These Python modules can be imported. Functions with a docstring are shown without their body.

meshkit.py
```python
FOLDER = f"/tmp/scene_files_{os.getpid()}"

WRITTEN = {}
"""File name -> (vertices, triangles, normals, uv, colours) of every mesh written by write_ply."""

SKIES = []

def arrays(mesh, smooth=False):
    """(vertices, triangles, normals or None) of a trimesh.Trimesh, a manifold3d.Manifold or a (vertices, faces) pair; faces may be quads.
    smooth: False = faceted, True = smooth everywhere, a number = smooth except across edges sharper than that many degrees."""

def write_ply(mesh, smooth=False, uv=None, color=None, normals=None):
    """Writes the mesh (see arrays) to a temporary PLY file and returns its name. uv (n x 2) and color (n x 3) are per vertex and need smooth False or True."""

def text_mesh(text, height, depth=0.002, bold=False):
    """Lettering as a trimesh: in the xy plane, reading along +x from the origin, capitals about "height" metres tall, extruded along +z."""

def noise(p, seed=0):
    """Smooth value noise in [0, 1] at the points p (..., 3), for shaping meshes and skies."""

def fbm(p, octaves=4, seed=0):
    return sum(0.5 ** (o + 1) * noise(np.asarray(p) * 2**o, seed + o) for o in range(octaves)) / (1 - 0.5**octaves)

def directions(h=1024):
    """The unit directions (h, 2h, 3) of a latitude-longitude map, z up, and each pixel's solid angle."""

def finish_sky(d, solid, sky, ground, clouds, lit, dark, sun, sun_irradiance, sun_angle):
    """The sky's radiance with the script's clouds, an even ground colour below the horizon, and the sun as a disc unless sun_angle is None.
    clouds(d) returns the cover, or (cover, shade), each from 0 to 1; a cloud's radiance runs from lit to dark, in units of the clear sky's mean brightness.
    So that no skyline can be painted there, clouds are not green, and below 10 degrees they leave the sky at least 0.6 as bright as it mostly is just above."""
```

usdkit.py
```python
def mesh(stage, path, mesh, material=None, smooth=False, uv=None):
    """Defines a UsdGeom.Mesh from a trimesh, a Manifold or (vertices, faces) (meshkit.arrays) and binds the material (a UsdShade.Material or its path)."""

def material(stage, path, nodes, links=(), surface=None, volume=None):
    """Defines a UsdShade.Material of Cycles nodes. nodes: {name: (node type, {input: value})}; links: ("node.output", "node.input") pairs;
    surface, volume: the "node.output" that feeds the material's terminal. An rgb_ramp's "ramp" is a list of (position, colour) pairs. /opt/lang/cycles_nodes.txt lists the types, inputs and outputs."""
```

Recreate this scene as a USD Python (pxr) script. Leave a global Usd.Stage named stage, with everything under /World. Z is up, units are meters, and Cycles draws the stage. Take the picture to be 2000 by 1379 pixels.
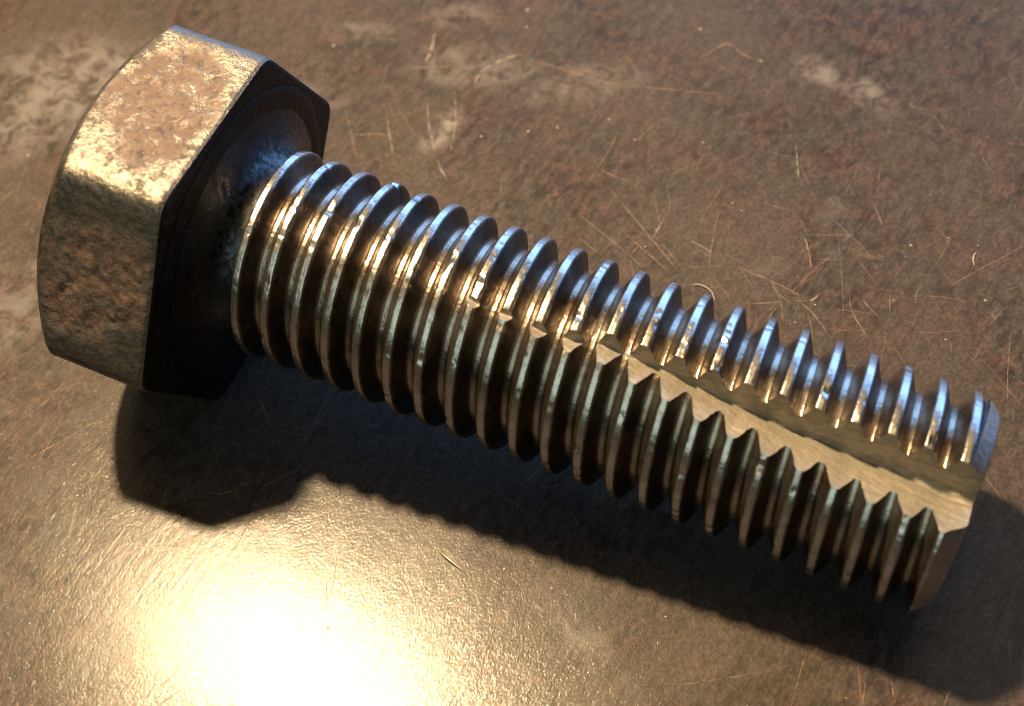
import math, random
import numpy as np, trimesh, manifold3d, usdkit
from shapely.geometry import Polygon
from meshkit import arrays, fbm, noise
from pxr import Usd, UsdGeom, UsdLux, UsdShade, Gf, Sdf, Vt

U = 0.005                       # one modelling unit: the radius of the screw thread, 5 mm
rng = np.random.default_rng(7)
stage = Usd.Stage.CreateInMemory()
UsdGeom.SetStageUpAxis(stage, UsdGeom.Tokens.z)
UsdGeom.SetStageMetersPerUnit(stage, 1.0)
UsdGeom.Xform.Define(stage, '/World')
UsdGeom.Scope.Define(stage, '/World/Looks')

# ------------------------------------------------------------------ settings of camera, light and colours
FOCUS, FSTOP = 14.8, 60.0
LAMP, LAMP_R, LAMP_I, LAMP_C = (-9.8, 6.4, 33.0), 1.3, 1750.0, (1.0, 0.73, 0.40)
PANELS = [('window_light', (8, 68, 20), 125, 40, 3.8, (0.26, 0.52, 1.0), (3, 0, 1)),
          ('room_wall_light', (0, -90, 80), 70, 95, 0.95, (0.78, 1.0, 0.86), (3, 0, 1)),
          ('far_wall_light', (-120, 55, 14), 70, 34, 0.7, (1.0, 0.93, 0.74), (0, 0, 1)),
          ('ceiling_light', (-75, 65, 140), 250, 170, 0.58, (1.0, 0.66, 0.30), (-75, 64.9, 0))]
ROOM = (0.005, 0.0045, 0.0045)

# ------------------------------------------------------------------ camera
CAM = np.array([7.0458, -7.2346, 13.1948])
RT = np.array([0.91006, 0.40692, -0.07872]); UP = np.array([-0.29506, 0.76946, 0.56646]); FW = np.array([-0.29108, 0.49229, -0.82032])
cam = UsdGeom.Camera.Define(stage, '/World/camera')
m = Gf.Matrix4d(*RT, 0, *UP, 0, *(-FW), 0, *(CAM * U), 1)
cam.AddTransformOp().Set(m.GetOrthonormalized())
cam.CreateHorizontalApertureAttr(36.0); cam.CreateVerticalApertureAttr(36.0 * 706 / 1024)
cam.CreateFocalLengthAttr(36.0 * 3102 / 2000)
cam.CreateClippingRangeAttr(Gf.Vec2f(0.002, 10))
cam.CreateFocusDistanceAttr(FOCUS * U)
cam.CreateFStopAttr(FSTOP)
cam.CreateExposureAttr(0.12)
cam.GetPrim().SetCustomDataByKey('kind', 'structure')

# ------------------------------------------------------------------ light
def aim(pos, target):
    z = np.array(pos, float) - target; z /= np.linalg.norm(z)
    x = np.cross([0, 0, 1.0], z); x /= np.linalg.norm(x); y = np.cross(z, x)
    return Gf.Matrix4d(*x, 0, *y, 0, *z, 0, *(np.array(pos, float) * U), 1)

lamp = UsdLux.SphereLight.Define(stage, '/World/bench_lamp')       # the warm bulb over the back left of the table
lamp.AddTranslateOp().Set(Gf.Vec3d(*(np.array(LAMP) * U)))
lamp.CreateRadiusAttr(LAMP_R * U); lamp.CreateIntensityAttr(LAMP_I); lamp.CreateColorAttr(Gf.Vec3f(*LAMP_C))
for nm, pos, w, h, i, c, at in PANELS:
    r = UsdLux.RectLight.Define(stage, '/World/' + nm)
    r.AddTransformOp().Set(aim(pos, at)); r.CreateWidthAttr(w * U); r.CreateHeightAttr(h * U)
    r.CreateIntensityAttr(i); r.CreateColorAttr(Gf.Vec3f(*c))
usdkit.material(stage, '/World/Looks/room', {'b': ('background_shader', {'color': ROOM, 'strength': 1.0})}, surface='b.background')
dome = UsdLux.DomeLight.Define(stage, '/World/room_light'); dome.CreateIntensityAttr(1.0)
UsdShade.MaterialBindingAPI.Apply(dome.GetPrim()).Bind(UsdShade.Material.Get(stage, '/World/Looks/room'))

# ------------------------------------------------------------------ colours and marks of the table (units of 5 mm)
TABLE_DARK, TABLE_MID = (0.011, 0.0085, 0.007), (0.072, 0.055, 0.047)
TABLE_RED_D, TABLE_RED = (0.017, 0.008, 0.007), (0.086, 0.050, 0.042)
TABLE_OLIVE, TABLE_PALE = (0.042, 0.036, 0.029), (0.21, 0.188, 0.178)
SCR_TAN, SCR_PALE, SCR_FAINT = (0.23, 0.145, 0.09), (0.32, 0.26, 0.21), (0.15, 0.095, 0.06)
G_GRAIN, G_MICRO, G_WAVE, G_LINES = 0.0021, 0.0014, 0.0025, 0.0010
T_ROUGH, T_METAL, T_SPEC, T_COAT, T_COATR = (0.46, 0.60), 0.05, 0.17, 0.56, 0.17
TH_FLANK_D, TH_FLANK, TH_FLANK_B = (0.022, 0.019, 0.018), (0.052, 0.046, 0.044), (0.12, 0.09, 0.075)  # tip-side flanks: the darkness they reflect is put into the colour
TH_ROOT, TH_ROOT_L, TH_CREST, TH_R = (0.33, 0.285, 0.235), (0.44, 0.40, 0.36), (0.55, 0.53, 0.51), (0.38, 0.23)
PATCHES = [(-3.98, 2.38, 1.7, 1.1, 0.3, 0.75), (-4.34, 1.7, 1.5, 0.9, 0.9, 0.65), (0.374, 3.18, 0.5, 0.24, 1.5, 1.0), (4.04, 5.46, 0.45, 0.3, -0.2, 0.7), (4.66, 5.3, 0.6, 0.26, -0.5, 0.65), (0.3, 4.2, 1.1, 0.5, 0.2, 0.5), (1.6, 4.4, 1.0, 0.4, 0.6, 0.45),
           (4.8, 3.66, 0.4, 0.2, 1.4, 0.25), (4.93, 3.12, 0.3, 0.2, 1.2, 0.25), (-1.25, 4.28, 0.7, 0.25, 0.2, 0.4), (4.45, 2.65, 0.3, 0.2, 0.4, 0.22), (-2.8, -0.66, 1.2, 0.6, 1.3, 0.45),
           (4.32, -2.01, 0.8, 0.25, -0.5, 0.4), (-0.2, 4.93, 0.6, 0.3, 0.5, 0.4), (-1.4, 3.0, 0.9, 0.4, 0.3, 0.4), (-5.2, 0.8, 0.7, 0.4, 0.8, 0.4)]
SCR=[
([[2.441,3.064],[3.005,2.658],[3.55,2.256]],0.0218,0),
([[2.336,2.581],[2.765,2.383],[3.218,2.16]],0.0217,0),
([[3.168,2.868],[3.167,2.703],[3.157,2.522]],0.0190,1),
([[2.868,2.518],[3.159,2.369],[3.466,2.21]],0.0215,0),
([[3.68,3.156],[3.784,2.618],[3.852,2.37]],0.0214,0),
([[3.662,2.334],[3.814,2.413],[3.962,2.468]],0.0213,0),
([[2.197,3.279],[2.391,3.232],[2.578,3.215]],0.0196,0),
([[3.013,2.271],[3.036,2.345],[3.058,2.419]],0.0162,0),
([[3.549,2.669],[3.661,2.645],[3.789,2.605]],0.0322,1),
([[3.187,2.592],[3.345,2.483],[3.571,2.307]],0.0161,0),
([[3.869,2.65],[3.945,2.548],[3.997,2.51]],0.0160,0),
([[2.354,2.341],[2.563,2.234],[2.774,2.145]],0.0162,0),
([[4.139,4.337],[4.222,4.138],[4.329,3.867]],0.0222,1),
([[4.633,3.132],[4.73,2.972],[4.828,2.772]],0.0266,1),
([[4.582,3.033],[4.65,3.182]],0.0161,1),
([[4.173,2.505],[4.49,2.468],[4.813,2.401]],0.0263,0),
([[4.49,2.468],[4.655,2.272],[4.777,2.023]],0.0209,0),
([[4.323,2.077],[4.627,2.226],[4.943,2.367]],0.0209,0),
([[4.943,2.367],[4.983,2.41],[4.999,2.478]],0.0365,1),
([[4.838,2.327],[5.037,2.21],[5.246,2.026]],0.0233,0),
([[5.291,2.575],[5.377,2.387],[5.522,2.225],[5.641,2.11]],0.0231,0),
([[5.44,2.562],[5.519,2.496],[5.631,2.422]],0.0207,0),
([[4.876,3.429],[5.1,2.91],[5.361,2.164]],0.0132,0),
([[4.807,2.886],[4.966,2.938],[5.155,3.031]],0.0159,0),
([[6.195,3.042],[6.464,3.409],[6.835,3.918]],0.0209,0),
([[6.697,3.155],[6.964,3.387]],0.0155,0),
([[5.648,2.807],[5.735,2.496]],0.0155,0),
([[4.086,3.419],[4.367,3.425]],0.0190,0),
([[5.082,3.162],[5.342,3.13],[5.569,3.129]],0.0159,0),
([[6.897,2.749],[6.974,2.305],[7.084,1.85]],0.0175,0),
([[6.717,2.654],[6.691,2.445],[6.631,2.134]],0.0152,0),
([[7.014,2.204],[7.281,2.084]],0.0148,0),
([[5.772,2.267],[5.796,2.096],[5.819,1.9]],0.0153,0),
([[5.878,2.12],[5.948,2.055],[6.01,1.987]],0.0152,0),
([[6.623,2.861],[6.742,2.798]],0.0179,0),
([[6.757,2.939],[6.711,2.759]],0.0153,0),
([[0.939,4.526],[1.295,4.522],[1.816,4.493],[2.401,4.593],[3.162,4.774]],0.0292,0),
([[-0.38,3.28],[-0.169,2.939],[0.039,2.64]],0.0231,1),
([[-0.772,3.038],[-0.538,2.739],[-0.333,2.456]],0.0231,0),
([[-0.536,2.773],[-0.359,2.862],[-0.132,2.904]],0.0347,0),
([[0.009,3.573],[0.209,3.2],[0.448,2.863]],0.0347,1),
([[0.263,3.766],[0.457,3.382],[0.621,2.901]],0.0290,1),
([[0.514,2.766],[0.631,2.641],[0.753,2.544]],0.0340,1),
([[-0.36,4.545],[-0.299,4.306],[-0.265,4.097]],0.0541,1),
([[-0.354,3.951],[-0.127,4.059],[0.087,4.152]],0.0238,0),
([[0.418,3.95],[0.427,4.186],[0.545,4.386],[0.737,4.585]],0.0475,1),
([[2.72,5.228],[2.922,5.527],[3.153,5.434],[3.376,5.393]],0.0411,0),
([[-2.073,-2.081],[-1.958,-1.853],[-1.854,-1.595],[-1.8,-1.265]],0.0209,0),
([[-1.674,-2.297],[-1.359,-1.802],[-1.032,-1.289]],0.0231,0),
([[-1.071,-1.8],[-1.088,-2.143],[-1.065,-2.537]],0.0253,0),
([[-1.6,-1.569],[-1.553,-1.904],[-1.449,-2.689]],0.0154,0),
([[-0.667,-1.977],[-0.772,-2.087],[-0.901,-2.188]],0.0202,0),
([[-1.074,-1.438],[-0.921,-1.9],[-0.728,-2.391]],0.0127,0),
([[-1.739,-1.289],[-1.666,-1.668]],0.0156,0),
([[-1.622,-1.631],[-1.556,-2.085],[-1.54,-2.583]],0.0128,0),
([[-0.428,-3.498],[-0.385,-3.848],[-0.13,-4.462]],0.0189,0),
([[-0.666,-3.901],[-0.563,-4.16],[-0.438,-4.415]],0.0188,0),
([[-0.733,-2.539],[-0.586,-2.858]],0.0172,0),
([[-0.099,-3.589],[-0.084,-3.83]],0.0282,0),
([[0.067,-3.687],[0.117,-3.895]],0.0233,0),
([[3.439,-1.951],[3.473,-2.306],[3.525,-2.64]],0.0184,0),
([[3.456,-2.157],[3.485,-2.355]],0.0161,0),
([[3.618,-1.763],[3.694,-2.109]],0.0139,0),
([[4.874,-2.167],[5.276,-1.967],[5.817,-1.628],[6.217,-1.325]],0.0180,0),
([[6.104,-1.308],[6.125,-1.57],[6.152,-1.889]],0.0201,0),
([[7.35,-1.177],[7.351,-1.373]],0.0220,0),
([[6.878,-1.288],[6.926,-1.421]],0.0221,0),
([[6.663,-1.376],[6.704,-1.587]],0.0177,0),
([[7.135,-0.526],[7.397,-0.27],[7.611,-0.108]],0.0137,2),
([[1.794,-2.294],[1.926,-2.522]],0.0236,2),
([[0.922,0.06],[1.53,-1.553]],0.0098,2),
([[0.23,-1.884],[0.428,-1.825],[0.631,-1.572]],0.0149,1),
([[-0.602,-1.488],[-0.478,-1.394]],0.0154,1),
([[-0.346,-2.099],[-0.332,-2.044]],0.0150,1),
([[1.064,-1.887],[1.056,-1.801]],0.0147,1),
([[-3.858,0.495],[-3.799,0.716]],0.0231,0),
([[0.393,5.091],[-0.437,4.846],[-0.905,4.407]],0.0183,0),
]
SPK=[
(0.517,5.263,0.0243,1),(0.626,5.001,0.0151,1),(0.839,3.248,0.0172,1),(1.309,3.493,0.0172,1),(1.593,3.661,0.0172,1),(2.085,3.971,0.0143,1),(-1.416,3.955,0.0212,1),(2.554,5.644,0.0208,1),(3.376,5.393,0.0175,1),(2.472,3.786,0.0142,1),(3.155,2.676,0.0136,1),(3.781,3.306,0.0109,1),(3.908,3.240,0.0109,1),(3.124,2.429,0.0135,1),(5.689,3.403,0.0159,1),(6.017,3.634,0.0106,1),(6.324,3.641,0.0106,1),(6.572,2.977,0.0155,1),(5.009,2.330,0.0130,1),(4.733,2.609,0.0105,1),(5.723,2.663,0.0104,1),(6.336,2.376,0.0127,1),(4.891,2.052,0.0103,1),(3.291,-1.564,0.0166,1),(3.779,-1.582,0.0164,1),(4.842,-1.457,0.0138,1),(6.556,-1.592,0.0089,1),(2.029,-2.707,0.0117,2),(1.422,-3.072,0.0094,2),(-3.946,1.192,0.0205,1),(5.681,3.243,0.0079,1),(3.188,4.006,0.0141,1),]

# ------------------------------------------------------------------ helpers
def mat(name, nodes, links, surface='p.BSDF'):
    return usdkit.material(stage, '/World/Looks/' + name, nodes, links, surface=surface)

taken = {}
def numbered(path):
    n = taken.get(path, 0); taken[path] = n + 1
    return path if n == 0 else f'{path}_{n:03d}'

def tag(p, label=None, category=None, group=None, kind=None):
    for k, v in (('label', label), ('category', category), ('group', group), ('kind', kind)):
        if v: p.SetCustomDataByKey(k, v)
    return p

def obj(name, mesh, material, parent='/World', smooth=False, attrs=None, field=None):
    """One Mesh prim. attrs: per-vertex values; field: a function of the shaded vertices that gives such values."""
    path = numbered(f'{parent}/{name}')
    if field:
        v, f, n = arrays(mesh, smooth)
        g = usdkit.mesh(stage, path, (v, f), material)
        g.CreateNormalsAttr(Vt.Vec3fArray.FromNumpy(n.astype(np.float32))); g.SetNormalsInterpolation('vertex')
        attrs = field(v)
    else:
        g = usdkit.mesh(stage, path, mesh, material, smooth=smooth)
    for k, v in (attrs or {}).items():
        UsdGeom.PrimvarsAPI(g).CreatePrimvar(k, Sdf.ValueTypeNames.FloatArray, 'vertex').Set(Vt.FloatArray.FromNumpy(np.asarray(v, np.float32)))
    return path

def xform(name, loc=(0, 0, 0)):
    path = numbered('/World/' + name)
    x = UsdGeom.Xform.Define(stage, path); x.AddTranslateOp().Set(Gf.Vec3d(*[float(c) * U for c in loc]))
    return path

def prim(path): return stage.GetPrimAtPath(path)

# ------------------------------------------------------------------ materials
def table_material():
    """Brown, worn, scuffed sheet: blotchy colour, long fine grain, glossy lacquer with a pebbled relief. Coordinates in units of 5 mm."""
    N = {'tc': ('texture_coordinate', {}), 'u': ('mapping', {'scale': (1 / U,) * 3})}
    L = [('tc.object', 'u.vector')]
    def noi(n, scale, detail=4, rough=0.55, dist=0.0, stretch=None, rot=0.0):
        src = 'u.vector'
        if stretch:
            N[n + 'turn'] = ('mapping', {'rotation': (0, 0, rot)}); N[n + 'm'] = ('mapping', {'scale': stretch})
            L.append(('u.vector', n + 'turn.vector')); L.append((n + 'turn.vector', n + 'm.vector')); src = n + 'm.vector'
        N[n] = ('noise_texture', {'scale': scale, 'detail': detail, 'roughness': rough, 'distortion': dist}); L.append((src, n + '.vector'))
        return n + '.fac'
    def rng_(n, src, a, b, lo=0.0, hi=1.0):
        N[n] = ('map_range', {'range_type': 'smoothstep', 'from_min': a, 'from_max': b, 'to_min': lo, 'to_max': hi, 'clamp': True}); L.append((src, n + '.value')); return n + '.result'
    def mixc(n, fac, a, b, mode='mix'):
        N[n] = ('mix', {'mix_type': mode})
        for s, v in (('fac', fac), ('color1', a), ('color2', b)):
            if isinstance(v, str): L.append((v, f'{n}.{s}'))
            else: N[n][1][s] = v
        return n + '.color'
    def mth(n, op, a, b):
        N[n] = ('math', {'math_type': op})
        for s, v in (('value1', a), ('value2', b)):
            if isinstance(v, str): L.append((v, f'{n}.{s}'))
            else: N[n][1][s] = v
        return n + '.value'
    big = rng_('bigr', noi('big', 0.55, 3), 0.36, 0.66)
    med = rng_('medr', noi('med', 2.3, 5, 0.62, 0.4), 0.33, 0.68)
    fine = rng_('finer', noi('fine', 7.0, 6, 0.72, 0.3, (1.4, 0.65, 1), 0.15), 0.36, 0.64)
    red = rng_('redr', noi('red', 1.5, 5, 0.65), 0.40, 0.62)
    c = mixc('c1', fine, TABLE_DARK, TABLE_MID)
    c = mixc('c2', red, c, mixc('c2b', fine, TABLE_RED_D, TABLE_RED))
    c = mixc('c3', mth('m3', 'multiply', med, 0.55), c, TABLE_OLIVE)
    c = mixc('c4', mth('m4', 'multiply', big, 0.55), c, TABLE_MID)
    spk = rng_('spkr', noi('spk', 24.0, 4, 0.7, 0.2, (1.2, 0.8, 1), 0.2), 0.34, 0.66, 0.66, 1.34)
    N['spc'] = ('combine_color', {}); L += [(spk, 'spc.r'), (spk, 'spc.g'), (spk, 'spc.b')]
    c = mixc('c4b', 1.0, c, 'spc.color', 'multiply')
    # pale crushed flecks
    N['fl'] = ('voronoi_texture', {'scale': 7.0, 'feature': 'f1', 'randomness': 1.0}); L.append(('u.vector', 'fl.vector'))
    fl = rng_('flr', 'fl.distance', 0.10, 0.03)
    flm = mth('flm', 'multiply', fl, rng_('flk', noi('fln', 1.7, 3), 0.50, 0.66))
    c = mixc('c5', mth('m5', 'multiply', flm, 0.6), c, TABLE_PALE)
    # scuffed patches that stay where they are on the sheet: (x, y, half length, half width, turn, strength)
    total = None
    for i, (x, y, a, b, t, s) in enumerate(PATCHES):
        N[f'pm{i}'] = ('mapping', {'mapping_type': 'texture', 'location': (x, y, 0), 'rotation': (0, 0, t), 'scale': (a, b, 100.0)}); L.append(('u.vector', f'pm{i}.vector'))
        N[f'pg{i}'] = ('gradient_texture', {'gradient_type': 'spherical'}); L.append((f'pm{i}.vector', f'pg{i}.vector'))
        r = rng_(f'pr{i}', f'pg{i}.fac', 0.0, 0.75, 0.0, s)
        total = r if total is None else mth(f'pt{i}', 'maximum', total, r)
    pn = rng_('pnr', noi('pn', 4.0, 6, 0.7, 0.6), 0.38, 0.62)
    patch = mth('pmul', 'multiply', total, pn)
    c = mixc('c6', patch, c, TABLE_PALE)
    # faint fine scratches that cross one another
    lay = None
    for i, (ang, sc) in enumerate(((0.10, 32.0), (-0.85, 27.0), (1.45, 30.0), (0.62, 34.0), (-0.35, 29.0))):
        f = rng_(f'sr{i}', noi(f'sn{i}', sc, 2, 0.5, 0.35, (1.0, 0.026, 1), ang), 0.665, 0.78)
        g = mth(f'sq{i}', 'multiply', f, rng_(f'sk{i}', noi(f'sl{i}', 1.1 + 0.2 * i, 3, 0.6, 0.0, (1.3, 0.9, 1), 2.0 * i), 0.46, 0.60))
        lay = g if lay is None else mth(f'sx{i}', 'maximum', lay, g)
    c = mixc('c7', mth('m7', 'multiply', lay, 0.55), c, SCR_TAN)
    # relief
    grain = noi('g1', 14.0, 5, 0.68, 0.3, (1.15, 0.78, 1), 0.12)
    micro = noi('g2', 60.0, 2, 0.6, 0.0, (1.2, 0.55, 1), 0.1)
    wav = noi('g3', 1.1, 2)
    lines = noi('g4', 14.0, 3, 0.6, 0.0, (1.6, 0.06, 1), 0.1)
    h = mth('h1', 'multiply', grain, G_GRAIN); h = mth('h2', 'add', h, mth('h2b', 'multiply', micro, G_MICRO))
    h = mth('h3', 'add', h, mth('h3b', 'multiply', wav, G_WAVE)); h = mth('h4', 'add', h, mth('h4b', 'multiply', lines, G_LINES))
    N['bump'] = ('bump', {'strength': 1.0, 'distance': U, 'use_object_space': False}); L.append((h, 'bump.height'))
    rgh = rng_('rg', noi('rgn', 1.6, 4, 0.6), 0.3, 0.7, T_ROUGH[0], T_ROUGH[1])
    N['p'] = ('principled_bsdf', {'metallic': T_METAL, 'specular_ior_level': T_SPEC, 'coat_weight': T_COAT, 'coat_roughness': T_COATR, 'coat_ior': 1.5})
    L += [(c, 'p.base_color'), (rgh, 'p.roughness'), ('bump.normal', 'p.normal'), ('bump.normal', 'p.coat_normal')]
    return mat('worn_brown_sheet', N, L)

def steel_material(name, base, dirt, rough, dirt_range, metal=1.0, scale=1.0, bump=0.006, rust=None, spec=0.5, stretch=(1, 1, 1)):
    N = {'tc': ('texture_coordinate', {}), 'u': ('mapping', {'scale': tuple(s / U for s in stretch)}),
         'n1': ('noise_texture', {'scale': 2.2 * scale, 'detail': 6.0, 'roughness': 0.62, 'distortion': 0.4}),
         'n2': ('noise_texture', {'scale': 16.0 * scale, 'detail': 4.0, 'roughness': 0.65}),
         'd1': ('map_range', {'range_type': 'smoothstep', 'from_min': dirt_range[0], 'from_max': dirt_range[1], 'to_min': 0.0, 'to_max': 1.0, 'clamp': True}),
         'd2': ('map_range', {'range_type': 'linear', 'from_min': 0.3, 'from_max': 0.7, 'to_min': -0.22, 'to_max': 0.22}),
         'ds': ('math', {'math_type': 'add'}), 'c': ('mix', {'color1': base, 'color2': dirt}),
         'r': ('map_range', {'range_type': 'linear', 'from_min': 0.3, 'from_max': 0.7, 'to_min': rough - 0.07, 'to_max': rough + 0.10}),
         'rm': ('mix_float', {'b': 0.62}), 'mm': ('mix_float', {'a': metal, 'b': metal * 0.55}),
         'b': ('bump', {'strength': 1.0, 'distance': bump * U * 2}), 'p': ('principled_bsdf', {'specular_ior_level': spec})}
    L = [('tc.object', 'u.vector'), ('u.vector', 'n1.vector'), ('u.vector', 'n2.vector'), ('n2.fac', 'd2.value'), ('n1.fac', 'ds.value1'), ('d2.result', 'ds.value2'),
         ('ds.value', 'd1.value'), ('d1.result', 'c.fac'), ('n2.fac', 'r.value'), ('r.result', 'rm.a'), ('d1.result', 'rm.fac'), ('d1.result', 'mm.fac'),
         ('rm.result', 'p.roughness'), ('mm.result', 'p.metallic'), ('n2.fac', 'b.height'), ('b.normal', 'p.normal')]
    out = 'c.color'
    if rust:                                     # rust where the mesh says the surface is pitted
        N |= {'ra': ('attribute', {'attribute': 'rust'}), 'rn': ('noise_texture', {'scale': 6.0, 'detail': 6.0, 'roughness': 0.7, 'distortion': 0.8}),
              'rr': ('map_range', {'range_type': 'smoothstep', 'from_min': 0.34, 'from_max': 0.56, 'to_min': 0.0, 'to_max': 1.0, 'clamp': True}),
              'rc': ('rgb_ramp', {'ramp': rust}), 'rx': ('math', {'math_type': 'multiply'}), 'rs': ('math', {'math_type': 'multiply', 'value2': 0.85}), 'c2': ('mix', {}),
              'rm2': ('mix_float', {'b': 0.66}), 'mm2': ('mix_float', {'b': 0.15})}
        L = [l for l in L if l[1] not in ('p.roughness', 'p.metallic')]
        L += [('u.vector', 'rn.vector'), ('rn.fac', 'rr.value'), ('rr.result', 'rx.value1'), ('ra.fac', 'rx.value2'), ('n2.fac', 'rc.fac'), ('rx.value', 'rs.value1'), ('rs.value', 'c2.fac'),
              ('c.color', 'c2.color1'), ('rc.color', 'c2.color2'), ('rm.result', 'rm2.a'), ('mm.result', 'mm2.a'), ('rs.value', 'rm2.fac'), ('rs.value', 'mm2.fac'),
              ('rm2.result', 'p.roughness'), ('mm2.result', 'p.metallic')]
        out = 'c2.color'
    L.append((out, 'p.base_color'))
    return mat(name, N, L)

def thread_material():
    """Tip-side flanks painted shade-dark, head-side ones painted lamp-lit, bright rolled crests, brown oily roots; the mesh says which is which."""
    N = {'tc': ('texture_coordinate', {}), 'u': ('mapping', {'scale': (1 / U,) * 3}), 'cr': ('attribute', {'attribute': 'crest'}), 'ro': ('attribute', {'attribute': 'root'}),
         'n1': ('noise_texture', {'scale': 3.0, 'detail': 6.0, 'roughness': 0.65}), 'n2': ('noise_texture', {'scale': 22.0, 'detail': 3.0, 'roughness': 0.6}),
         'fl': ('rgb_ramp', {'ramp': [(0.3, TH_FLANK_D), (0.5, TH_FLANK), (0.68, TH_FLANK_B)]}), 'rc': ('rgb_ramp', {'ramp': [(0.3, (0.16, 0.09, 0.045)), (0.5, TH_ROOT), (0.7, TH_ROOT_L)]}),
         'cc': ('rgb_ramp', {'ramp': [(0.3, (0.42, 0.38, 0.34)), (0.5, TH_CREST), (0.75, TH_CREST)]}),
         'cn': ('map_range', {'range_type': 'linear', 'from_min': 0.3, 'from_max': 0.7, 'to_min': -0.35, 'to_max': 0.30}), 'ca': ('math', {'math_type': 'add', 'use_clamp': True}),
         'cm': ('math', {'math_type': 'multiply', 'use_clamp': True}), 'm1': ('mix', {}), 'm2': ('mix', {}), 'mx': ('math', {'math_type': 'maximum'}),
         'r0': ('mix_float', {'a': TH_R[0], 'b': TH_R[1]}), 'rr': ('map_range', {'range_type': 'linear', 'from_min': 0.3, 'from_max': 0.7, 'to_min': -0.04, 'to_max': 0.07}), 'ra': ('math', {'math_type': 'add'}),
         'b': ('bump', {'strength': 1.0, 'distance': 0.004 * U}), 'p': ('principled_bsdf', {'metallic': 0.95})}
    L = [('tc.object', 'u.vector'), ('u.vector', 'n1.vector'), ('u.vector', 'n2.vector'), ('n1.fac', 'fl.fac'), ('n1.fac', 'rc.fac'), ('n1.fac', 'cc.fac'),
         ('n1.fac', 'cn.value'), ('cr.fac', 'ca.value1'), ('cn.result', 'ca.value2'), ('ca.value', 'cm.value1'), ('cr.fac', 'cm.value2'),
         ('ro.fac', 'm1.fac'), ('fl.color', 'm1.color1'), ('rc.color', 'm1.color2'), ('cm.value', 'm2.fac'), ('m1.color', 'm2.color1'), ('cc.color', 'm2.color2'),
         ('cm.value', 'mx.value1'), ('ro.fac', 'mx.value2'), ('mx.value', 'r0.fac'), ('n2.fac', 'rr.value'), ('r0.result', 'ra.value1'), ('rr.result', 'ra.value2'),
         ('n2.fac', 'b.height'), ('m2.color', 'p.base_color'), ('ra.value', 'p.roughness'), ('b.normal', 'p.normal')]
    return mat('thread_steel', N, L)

def scratch_material(name, color):
    N = {'tc': ('texture_coordinate', {}), 'n': ('noise_texture', {'scale': 9.0 / U, 'detail': 4.0, 'roughness': 0.7}),
         'k': ('map_range', {'range_type': 'smoothstep', 'from_min': 0.38, 'from_max': 0.62, 'to_min': 0.0, 'to_max': 1.0, 'clamp': True}),
         'c': ('mix', {'color1': TABLE_MID, 'color2': color}), 'p': ('principled_bsdf', {'roughness': 0.5, 'specular_ior_level': 0.3})}
    return mat(name, N, [('tc.object', 'n.vector'), ('n.fac', 'k.value'), ('k.result', 'c.fac'), ('c.color', 'p.base_color')])

def plain(name, color, rough=0.6, metal=0.0):
    return mat(name, {'tc': ('texture_coordinate', {}), 'n': ('noise_texture', {'scale': 14.0 / U, 'detail': 3.0}), 'c': ('mix', {'color1': tuple(x * 0.7 for x in color), 'color2': tuple(min(1, x * 1.25) for x in color)}),
                      'p': ('principled_bsdf', {'roughness': rough, 'metallic': metal})}, [('tc.object', 'n.vector'), ('n.fac', 'c.fac'), ('c.color', 'p.base_color')])

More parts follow.
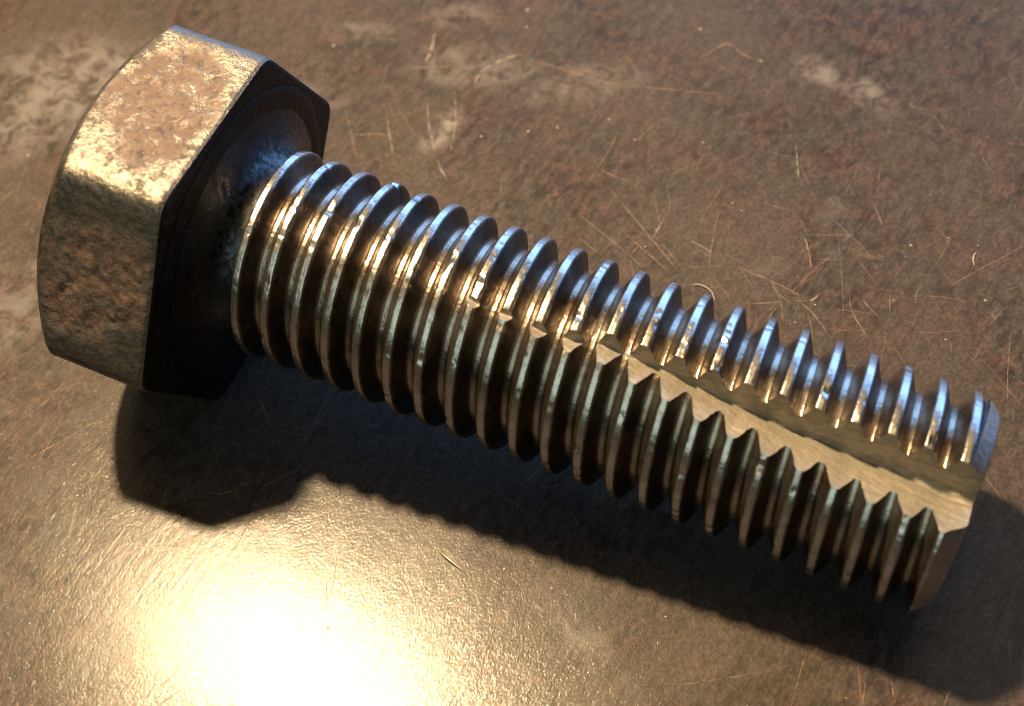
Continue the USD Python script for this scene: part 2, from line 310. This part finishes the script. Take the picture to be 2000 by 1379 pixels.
M_TABLE = table_material()
M_TAN, M_PALE, M_DARK, M_FAINT = (scratch_material('scratch_tan', SCR_TAN), scratch_material('scratch_pale', SCR_PALE), plain('scratch_dark', (0.012, 0.009, 0.008), 0.6), scratch_material('scratch_faint', SCR_FAINT))
M_DUST, M_GRIT = plain('dust', (0.45, 0.40, 0.35), 0.8), plain('grit', (0.05, 0.035, 0.02), 0.7)
M_SLIVER = plain('bright_swarf', (0.7, 0.6, 0.45), 0.35, 0.8)
ROOT_DIRT = [(0.0, (0.10, 0.055, 0.028)), (0.5, (0.22, 0.13, 0.07)), (1.0, (0.30, 0.20, 0.12))]
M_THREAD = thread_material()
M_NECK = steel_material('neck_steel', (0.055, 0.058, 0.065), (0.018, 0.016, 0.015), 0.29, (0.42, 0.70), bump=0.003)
M_TIP = steel_material('tip_steel', (0.52, 0.51, 0.50), (0.28, 0.24, 0.19), 0.42, (0.50, 0.80), bump=0.004)
M_BLACK = steel_material('dark_steel', (0.030, 0.027, 0.027), (0.02, 0.017, 0.017), 0.46, (0.45, 0.75), bump=0.006)  # near-black, for the head underside and the washer face
M_CUT = steel_material('cut_steel', (0.40, 0.355, 0.295), (0.27, 0.235, 0.19), 0.56, (0.40, 0.66), metal=0.6, bump=0.008, stretch=(0.8, 2.2, 2.2))
M_HEAD = steel_material('head_steel', (0.185, 0.168, 0.15), (0.07, 0.062, 0.053), 0.45, (0.48, 0.72), scale=0.9, bump=0.008,
                        rust=[(0.0, (0.03, 0.016, 0.012)), (0.38, (0.06, 0.032, 0.024)), (0.48, (0.125, 0.072, 0.055)), (0.6, (0.16, 0.105, 0.085)), (1.0, (0.21, 0.155, 0.13))])

# ------------------------------------------------------------------ the table top
def build_table():
    s = trimesh.creation.box((130, 130, 1.0)); s.apply_translation((4, 2, -0.5)); s.apply_scale(U)
    p = obj('table_top', s, M_TABLE); tag(prim(p), 'worn brown scratched table surface under the bolt', 'table', kind='structure')
    return p
TABLE = build_table()

def ribbon(pts, width, z=0.0008, ridge=0.004):
    """A scratch: a low raised burr with tapered ends, lying on the sheet."""
    p = np.array(pts, float)
    if len(p) > 2:                                # smooth through the points
        q = [p[0]]
        for i in range(len(p) - 1):
            p0, p1, p2, p3 = p[max(i - 1, 0)], p[i], p[i + 1], p[min(i + 2, len(p) - 1)]
            for t in (0.25, 0.5, 0.75, 1.0):
                q.append(0.5 * (2 * p1 + (p2 - p0) * t + (2 * p0 - 5 * p1 + 4 * p2 - p3) * t * t + (3 * p1 - p0 - 3 * p2 + p3) * t ** 3))
        p = np.array(q)
    else:
        p = p[0] + np.linspace(0, 1, 7)[:, None] * (p[1] - p[0])
    n = len(p); d = np.gradient(p, axis=0); d /= np.linalg.norm(d, axis=1, keepdims=True) + 1e-9
    nrm = np.stack([-d[:, 1], d[:, 0]], 1)
    p = p + nrm * rng.normal(0, width * 0.18, (n, 1))
    w = width * 0.5 * np.sin(np.linspace(0.12, np.pi - 0.12, n)) ** 0.5 * rng.uniform(0.55, 1.15, n)
    v = []
    for i in range(n):
        a, b = p[i] - nrm[i] * w[i], p[i] + nrm[i] * w[i]
        v += [(*a, z), (*p[i], z + ridge), (*b, z)]
    f = []
    for i in range(n - 1):
        a, b = 3 * i, 3 * i + 3
        f += [(a, b, b + 1), (a, b + 1, a + 1), (a + 1, b + 1, b + 2), (a + 1, b + 2, a + 2)]
        f += [(a, a + 2, b + 2), (a, b + 2, b)]
    e = 3 * (n - 1)
    f += [(0, 1, 2), (e, e + 2, e + 1)]
    f = np.array(f)[:, ::-1]
    t = trimesh.Trimesh(np.array(v) * U, f, process=False)
    return t

def build_scratches():
    for pts, wd, tone in SCR:
        obj('scratch', ribbon(pts, wd * 0.52, ridge=0.0012), (M_TAN, M_PALE, M_DARK)[tone], TABLE)
    for k in range(150):                          # the finer ones between them
        x, y = rng.uniform(-6, 8.2), rng.uniform(-4.5, 7)
        if x < 1: a = rng.normal(1.45, 0.28); ln = rng.uniform(0.25, 1.0)
        else: a = rng.choice([1.55, -0.75, 0.15, 2.3]) + rng.normal(0, 0.22); ln = rng.uniform(0.12, 0.55)
        c, s = math.cos(a), math.sin(a); bend = rng.normal(0, 0.04) * ln
        pts = [(x, y), (x + c * ln / 2 - s * bend, y + s * ln / 2 + c * bend), (x + c * ln, y + s * ln)]
        obj('scratch', ribbon(pts, rng.uniform(0.004, 0.009), ridge=0.001), (M_FAINT, M_FAINT, M_TAN)[k % 3], TABLE)
def build_crossing_scratches():                   # the crowd of crossing scratches behind the middle of the bolt
    for k in range(64):
        x, y = rng.normal(4.4, 1.3), rng.normal(2.6, 0.75)
        a = rng.choice([-0.72, -0.95, 1.25, 1.6, 0.2, -0.3]) + rng.normal(0, 0.15); ln = rng.uniform(0.10, 0.75)
        c, s = math.cos(a), math.sin(a); bend = rng.normal(0, 0.05) * ln
        pts = [(x, y), (x + c * ln / 2 - s * bend, y + s * ln / 2 + c * bend), (x + c * ln, y + s * ln)]
        obj('scratch', ribbon(pts, rng.uniform(0.005, 0.012), ridge=0.001), (M_FAINT, M_TAN)[k % 2], TABLE)
build_scratches()
build_crossing_scratches()

# ------------------------------------------------------------------ the bolt
TILT = math.atan2(0.09042, 0.99590)
AX, BUP, ZC = np.array([0.99590, 0, -0.09042]), np.array([0.09042, 0, 0.99590]), 1.6023
E_CORNER, APO, HEADH = 1.858, 1.858 * math.cos(math.pi / 6), 1.25
PITCH, S0, LEN = 0.30605, 0.36276, 7.04
def world(v):                                     # bolt coordinates (axis, across, up) to the tilted bolt on the table
    v = np.asarray(v, float)
    return (v[:, :1] * AX + v[:, 1:2] * np.array([0, 1.0, 0]) + v[:, 2:] * BUP + np.array([0, 0, ZC])) * U
def M3(v, f): return manifold3d.Manifold(manifold3d.Mesh(np.asarray(v, np.float32), np.asarray(f, np.uint32)))
def lathe(profile, n=180):
    """(s, r) profile turned about the bolt's axis, closed at both ends."""
    v = []; f = []
    for s, r in profile:
        for i in range(n):
            a = 2 * np.pi * i / n; v.append((s, r * math.sin(a), r * math.cos(a)))
    for j in range(len(profile) - 1):
        for i in range(n):
            a, b = j * n + i, j * n + (i + 1) % n
            f += [(a, b, b + n), (a, b + n, a + n)]
    c0, c1 = len(v), len(v) + 1
    v += [(profile[0][0], 0, 0), (profile[-1][0], 0, 0)]
    e = (len(profile) - 1) * n
    for i in range(n): f += [(c0, (i + 1) % n, i), (c1, e + i, e + (i + 1) % n)]
    mm = M3(v, f)
    return mm if mm.volume() > 0 else M3(v, np.array(f)[:, ::-1])

ANG0 = 0.99
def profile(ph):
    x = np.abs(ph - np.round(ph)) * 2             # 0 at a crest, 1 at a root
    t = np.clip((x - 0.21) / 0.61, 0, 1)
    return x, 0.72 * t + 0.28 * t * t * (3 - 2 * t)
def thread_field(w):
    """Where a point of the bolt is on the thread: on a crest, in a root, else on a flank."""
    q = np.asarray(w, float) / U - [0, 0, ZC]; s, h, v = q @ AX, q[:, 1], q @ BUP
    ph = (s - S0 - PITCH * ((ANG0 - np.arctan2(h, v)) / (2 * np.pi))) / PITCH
    x, t = profile(ph); left = (ph - np.round(ph)) < 0        # head-side flanks take the root colour: lamp light painted onto them
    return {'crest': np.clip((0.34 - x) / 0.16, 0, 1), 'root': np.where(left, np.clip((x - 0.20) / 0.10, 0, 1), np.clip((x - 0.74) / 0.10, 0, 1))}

def thread_solid():
    I, K = 240, 26
    s_lo, s_hi = -0.4, LEN + 0.4
    J = int((s_hi - s_lo) / PITCH * K)
    ang_sil = ANG0
    i = np.arange(I); th = 2 * np.pi * i / I
    # walking the angle this way moves along the axis by one pitch per turn; angle from up towards the far side is ang_sil - th
    s = s_lo + (np.arange(J)[None, :] / K) * PITCH + PITCH * th[:, None] / (2 * np.pi)
    ph = (s - S0 - PITCH * th[:, None] / (2 * np.pi)) / PITCH
    x, t = profile(np.broadcast_to(ph, s.shape))
    depth = 0.186 * t
    run = np.clip((s - 0.14) / 0.20, 0, 1); run = run * run * (3 - 2 * run)       # the thread runs out into the neck
    depth = depth * (1 - np.clip((s - LEN + 0.19) / 0.07, 0, 1))
    depth = depth * (0.35 + 0.65 * run) + 0.13 * (1 - run)
    ang = ang_sil - th[:, None] + 0 * s
    pt = np.stack([s, np.sin(ang), np.cos(ang)], -1)
    wear = (fbm(pt * [5, 4, 4], 3, 5) - 0.5) * 0.006 + (fbm(pt * [20, 9, 9], 2, 9) - 0.5) * 0.003
    nick = np.clip(noise(pt * [5.5, 7, 7], 31) - 0.80, 0, 1) * 0.16 * (1 - t) + np.clip(fbm(pt * [9, 16, 16], 2, 77) - 0.66, 0, 1) * 0.07 * (1 - t)
    r = 1.0 - depth + wear - nick
    v = np.stack([s, r * np.sin(ang), r * np.cos(ang)], -1).reshape(-1, 3)
    idx = lambda a, b: a * J + b
    f = []
    jj = np.arange(J - 1)
    for a in range(I - 1):
        p, q = idx(a, jj), idx(a + 1, jj)
        f.append(np.stack([p, q, q + 1], 1)); f.append(np.stack([p, q + 1, p + 1], 1))
    jj = np.arange(J - 1 - K)
    p, q = idx(I - 1, jj), idx(0, jj + K)
    f.append(np.stack([p, q, q + 1], 1)); f.append(np.stack([p, q + 1, p + 1], 1))
    f = np.vstack(f)
    # close both ends with a fan to the axis
    c0, c1 = len(v), len(v) + 1
    v = np.vstack([v, [(s_lo, 0, 0)], [(s_hi + PITCH, 0, 0)]])
    lo = [idx(a, 0) for a in range(I)] + [idx(0, k) for k in range(K, 0, -1)]
    hi = [idx(a, J - 1) for a in range(I - 1)] + [idx(I - 1, j) for j in range(J - 1, J - 2 - K, -1)]
    lo_f = [(c0, lo[(k + 1) % len(lo)], lo[k]) for k in range(len(lo))]
    hi_f = [(c1, hi[k], hi[(k + 1) % len(hi)]) for k in range(len(hi))]
    f = np.vstack([f, lo_f, hi_f])
    tm = trimesh.Trimesh(v, f, process=False)
    trimesh.repair.fix_normals(tm)
    mm = M3(tm.vertices, tm.faces)
    return mm

def groove_cutter():
    """The notch milled along the thread: an upright wall on the far side and a floor that sinks towards the tip."""
    ss = np.linspace(2.2, 7.4, 300)
    v0 = np.interp(ss, [2.2, 2.6, 3.0, 3.8, 5.0, 6.0, 6.7, 7.1, 7.5], [0.955, 0.900, 0.880, 0.808, 0.640, 0.556, 0.545, 0.540, 0.535])
    h0 = np.interp(ss, [2.2, 3.4, 3.8, 7.4], [-0.30, -0.285, -0.165, -0.150])
    k = np.ones(15) / 15
    h0[7:-7] = np.convolve(h0, k, 'valid')
    z0 = 0 * ss
    v0 = v0 + 0.005 * np.sin(ss * 9.0); h0 = h0 + (fbm(np.stack([ss * 5, z0, z0], 1), 3, 6) - 0.5) * 0.030
    rows = []
    for s, a, b in zip(ss, h0, v0):
        step = np.clip((s - 6.0) / 1.0, 0, 1) * 0.045           # a second, shallower cut near the tip
        wall = lambda v: a - 0.07 * (1.0 - v)
        prof = [(wall(1.5), 1.5), (wall(b + 0.02 + step), b + 0.02 + step), (wall(b + step) - 0.012 - step * 0.9, b + step), (wall(b + step) - 0.03 - step * 1.3, b)]
        a = wall(b)
        hs = np.concatenate([np.linspace(a - 0.12, -0.80, 22), [-1.1, -1.5]])
        p3 = np.stack([np.full(len(hs), s), hs, 0 * hs], 1)
        scr = (fbm(p3 * [1.6, 34, 1], 3, 15) - 0.5) * 0.014 + (fbm(p3 * [9, 9, 1], 3, 16) - 0.5) * 0.009 - np.clip(noise(p3 * [2.2, 26, 1], 19) - 0.72, 0, 1) * 0.05
        prof += [(h, b + 0.38 * (a - h) + q) for h, q in zip(hs, scr)] + [(-1.5, 1.5)]
        rows.append([(s, h, v) for h, v in prof])
    n = len(rows[0]); v = np.array(rows).reshape(-1, 3); f = []
    for j in range(len(rows) - 1):
        for i in range(n):
            a, b = j * n + i, j * n + (i + 1) % n
            f += [(a, b, b + n), (a, b + n, a + n)]
    poly = trimesh.creation.triangulate_polygon(Polygon([(h, q) for _, h, q in rows[0]]), engine='earcut')
    from scipy.spatial import cKDTree
    for row, base, flip in ((rows[0], 0, False), (rows[-1], (len(rows) - 1) * n, True)):
        pv = np.array([(h, q) for _, h, q in rows[0]])
        mp = cKDTree(pv).query(poly[0])[1]
        for tri in poly[1]:
            t = mp[tri] + base
            f.append(t[::-1] if flip else t)
    tm = trimesh.Trimesh(v, np.array(f), process=False); trimesh.repair.fix_normals(tm)
    return M3(tm.vertices, tm.faces)

def split(man, ids):
    """The faces of a boolean's result by the solid that they come from."""
    mesh = man.to_mesh(); V, T = np.array(mesh.vert_properties)[:, :3], np.array(mesh.tri_verts)
    out = {}
    runs, orig = np.array(mesh.run_index) // 3, np.array(mesh.run_original_id)
    for k, o in enumerate(orig):
        out.setdefault(ids.get(int(o), 'other'), []).append(T[runs[k]:runs[k + 1]])
    res = {}
    for nme, ts in out.items():
        t = trimesh.Trimesh(V, np.vstack(ts), process=False); t.merge_vertices(); t.update_faces(t.nondegenerate_faces()); t.remove_unreferenced_vertices(); res[nme] = t
    return res

def build_bolt():
    B = xform('hex_bolt')
    tag(prim(B), 'dark steel hex head bolt with a groove cut along its thread', 'bolt')
    # threaded shank, cut by its envelope (chamfered tip) and by the milled groove
    th = thread_solid().as_original()
    env = lathe([(0.10, 1.3), (LEN - 0.16, 1.3), (LEN - 0.16 + 0.0005, 1.0), (LEN - 0.015, 0.87), (LEN, 0.84)], 240).as_original()
    cut = groove_cutter().as_original()
    ids = {th.original_id(): 'thread', env.original_id(): 'tip', cut.original_id(): 'groove'}
    shank = (th ^ env) - cut
    parts = split(shank, ids)
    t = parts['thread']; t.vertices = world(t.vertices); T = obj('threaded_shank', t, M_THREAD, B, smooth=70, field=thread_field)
    g = parts['groove']; g.vertices = world(g.vertices); p = obj('groove', g, M_CUT, T, smooth=30); tag(prim(p), 'pale notch milled along the thread')
    e = parts['tip']; keep = e.triangles_center[:, 0] > 3; e.update_faces(keep); e.remove_unreferenced_vertices()
    e.vertices = world(e.vertices); obj('chamfered_tip', e, M_TIP, T, smooth=30)
    # neck: the fillet between the washer face and the thread
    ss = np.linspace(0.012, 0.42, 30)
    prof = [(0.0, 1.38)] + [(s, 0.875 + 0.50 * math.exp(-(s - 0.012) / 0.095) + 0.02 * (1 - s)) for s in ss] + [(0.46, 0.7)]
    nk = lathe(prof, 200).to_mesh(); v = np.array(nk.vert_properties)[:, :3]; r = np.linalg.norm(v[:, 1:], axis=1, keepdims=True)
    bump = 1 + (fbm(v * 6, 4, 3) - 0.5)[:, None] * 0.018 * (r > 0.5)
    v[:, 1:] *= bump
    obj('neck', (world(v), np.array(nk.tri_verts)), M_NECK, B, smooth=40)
    # hexagonal head: one generatrix per direction, so that corners, rounded edges and the chamfer are even
    NA = 480; th = 2 * np.pi * np.arange(NA) / NA
    flat = (th + np.pi / 6) % (np.pi / 3) - np.pi / 6             # angle from the middle of the nearest flat
    near, nxt = APO / np.cos(flat), APO / np.cos(np.pi / 3 - np.abs(flat))
    w = 0.055; rh = -w * np.log(np.exp(-near / w) + np.exp(-nxt / w)) * 1.004
    r_top, k = APO * 0.93, math.tan(math.radians(33))
    NS = 56; V = []; TT = []
    for t, R in zip(th, rh):
        sc = -HEADH + (R - r_top) * k
        p = [(0.0, 0.9), (0.0, R - 0.055), (-0.016, R - 0.018), (-0.055, R), (sc + 0.045, R), (sc - 0.022, R - 0.045), (-HEADH + 0.03, r_top + 0.03), (-HEADH, r_top - 0.05), (-HEADH, 0.9)]
        p = np.array(p); l = np.r_[0, np.cumsum(np.linalg.norm(np.diff(p, axis=0), axis=1))]
        kn = np.array([0, 5, 8, 11, NS - 18, NS - 14, NS - 9, NS - 5, NS - 1])
        u = np.interp(np.arange(NS), kn, l)
        q = np.stack([np.interp(u, l, p[:, 0]), np.interp(u, l, p[:, 1])], 1)
        V.append(np.stack([q[:, 0], q[:, 1] * math.sin(t), q[:, 1] * math.cos(t)], 1))
    v = np.array(V).reshape(-1, 3); f = []
    for a_ in range(NA):
        p0, p1 = a_ * NS + np.arange(NS - 1), ((a_ + 1) % NA) * NS + np.arange(NS - 1)
        f += [np.stack([p0, p0 + 1, p1 + 1], 1), np.stack([p0, p1 + 1, p1], 1)]
    c0, c1 = len(v), len(v) + 1
    v = np.vstack([v, [(0, 0, 0)], [(-HEADH, 0, 0)]])
    i0 = np.arange(NA) * NS; i1 = np.roll(i0, -1)
    f += [np.stack([np.full(NA, c0), i0, i1], 1), np.stack([np.full(NA, c1), i1 + NS - 1, i0 + NS - 1], 1)]
    h = trimesh.Trimesh(v, np.vstack(f), process=False)
    if h.volume < 0: h.invert()
    v = np.array(h.vertices); n = np.array(h.vertex_normals)
    ang = np.arctan2(v[:, 1], v[:, 2]); rad = np.linalg.norm(v[:, 1:], axis=1)
    dev = (ang + np.pi / 6) % (np.pi / 3) - np.pi / 6
    across = rad * np.sin(dev) / (E_CORNER / 2); along = (v[:, 0] + 0.58) / 0.62
    side = np.clip((0.5 - np.abs(n[:, 0])) / 0.3, 0, 1)
    d2 = np.sqrt(across ** 2 * 1.25 + along ** 2 * 0.8) + (fbm(v * 2.5, 4, 21) - 0.5) * 0.8
    core = np.clip((0.90 - d2) / 0.26, 0, 1) * side
    # pitted with streaks that run aslant over the flats
    u1, u2 = v[:, 0] * 0.8 + ang * 0.9, v[:, 0] - ang * 0.9
    st = np.stack([u1 * 3.2, u2 * 9.0, ang * 0], 1)
    pits = np.clip(fbm(st, 4, 2) - 0.50, -0.25, 0.25) * 0.034 - np.clip(0.42 - fbm(st * [1.6, 1.0, 1], 3, 12), 0, 1) * 0.10 + (fbm(st * [5, 2.4, 1], 3, 18) - 0.5) * 0.016
    disp = core * (pits - 0.008) + side * (fbm(v * 3, 3, 40) - 0.5) * 0.009 + (fbm(v * 12, 2, 44) - 0.5) * 0.002
    v2 = v + n * disp[:, None]
    lowest = world(v2)[:, 2].min()
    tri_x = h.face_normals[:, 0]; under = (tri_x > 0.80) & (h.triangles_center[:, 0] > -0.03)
    hv, hf = world(v2), np.array(h.faces)
    def take(mask):
        used, inv = np.unique(hf[mask], return_inverse=True)
        return (hv[used], inv.reshape(-1, 3)), used
    part, used = take(~under)
    obj('head', part, M_HEAD, B, smooth=True, attrs={'rust': core[used]})
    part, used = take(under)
    pth = obj('bearing_face', part, M_BLACK, B, smooth=True); tag(prim(pth), 'dark underside of the head')
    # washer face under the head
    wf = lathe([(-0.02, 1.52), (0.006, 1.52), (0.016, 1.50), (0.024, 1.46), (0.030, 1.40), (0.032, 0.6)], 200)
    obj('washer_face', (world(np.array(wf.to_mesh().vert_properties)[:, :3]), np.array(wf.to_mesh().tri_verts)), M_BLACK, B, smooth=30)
    prim(B).GetAttribute('xformOp:translate').Set(Gf.Vec3d(0, 0, float(-lowest) - 0.002 * U))
build_bolt()

# ------------------------------------------------------------------ specks and shreds lying on the table
def crumb(r, seed):
    c = trimesh.creation.icosphere(1, 1.0); v = np.array(c.vertices)
    v = v * (0.7 + 0.6 * noise(v * 1.7 + seed * 3.1, seed)[:, None]) * [r, r * 0.8, r * 0.45]
    v[:, 2] -= v[:, 2].min()
    return trimesh.Trimesh(v * U, c.faces, process=False)
def build_specks():
    for k, (x, y, r, tone) in enumerate(SPK):
        name = 'dust_speck' if tone == 1 else 'grit_grain'
        path = numbered('/World/' + name)
        g = usdkit.mesh(stage, path, crumb(r * 0.85, k), M_DUST if tone == 1 else M_GRIT, smooth=True)
        UsdGeom.Xformable(g).AddTranslateOp().Set(Gf.Vec3d(x * U, y * U, 0))
        if tone == 1: tag(prim(path), 'tiny pale dust speck lying on the scratched brown surface', 'dust speck', 'pale dust specks on the table')
        else: tag(prim(path), 'tiny dark grain under the dark scratch in the lamp glare' if x > 1.7 else 'tinier dark grain inside the white middle of the lamp glare', 'grit')
def strand(pts, r, name, material, label, category, lift=0.02):
    p = np.array(pts, float); n = len(p)
    t = np.linspace(0, n - 1, 6 * n); q = np.stack([np.interp(t, np.arange(n), p[:, k]) for k in range(2)], 1)
    for _ in range(3): q[1:-1] = (q[:-2] + 2 * q[1:-1] + q[2:]) / 4
    z = r + lift * np.sin(np.linspace(0, np.pi, len(q)))
    d = np.gradient(q, axis=0); d /= np.linalg.norm(d, axis=1, keepdims=True); v = []; f = []
    for i in range(len(q)):
        rr = r * (0.35 + 0.65 * math.sin(math.pi * min(1, max(0, i / (len(q) - 1)))) ** 0.5)
        for k in range(6):
            a = k * math.pi / 3
            v.append((q[i, 0] - d[i, 1] * rr * math.cos(a), q[i, 1] + d[i, 0] * rr * math.cos(a), z[i] + rr * math.sin(a)))
    for i in range(len(q) - 1):
        for k in range(6):
            a, b = i * 6 + k, i * 6 + (k + 1) % 6
            f += [(a, b, b + 6), (a, b + 6, a + 6)]
    e = (len(q) - 1) * 6
    for k in range(1, 5): f += [(0, k + 1, k), (e, e + k, e + k + 1)]
    tm = trimesh.Trimesh(np.array(v) * U, f, process=False); trimesh.repair.fix_normals(tm)
    tag(prim(obj(name, tm, material, smooth=True)), label, category)
build_specks()
strand([(6.329, 3.543), (6.32, 3.475), (6.329, 3.422), (6.359, 3.369)], 0.008, 'lint_fibre', M_DUST, 'short curved pale fibre lying on the right of the brown surface', 'lint')
strand([(3.763, 2.123), (3.81, 2.148), (3.902, 2.141), (3.981, 2.107), (4.046, 2.02)], 0.0065, 'lint_fibre', M_DUST, 'pale hooked fibre lying just behind the middle thread crests', 'lint')
strand([(2.651, -1.631), (2.76, -1.672), (2.963, -1.732)], 0.009, 'metal_sliver', M_SLIVER, 'thin straight bright sliver lying in front of the bolt shadow', 'metal sliver')
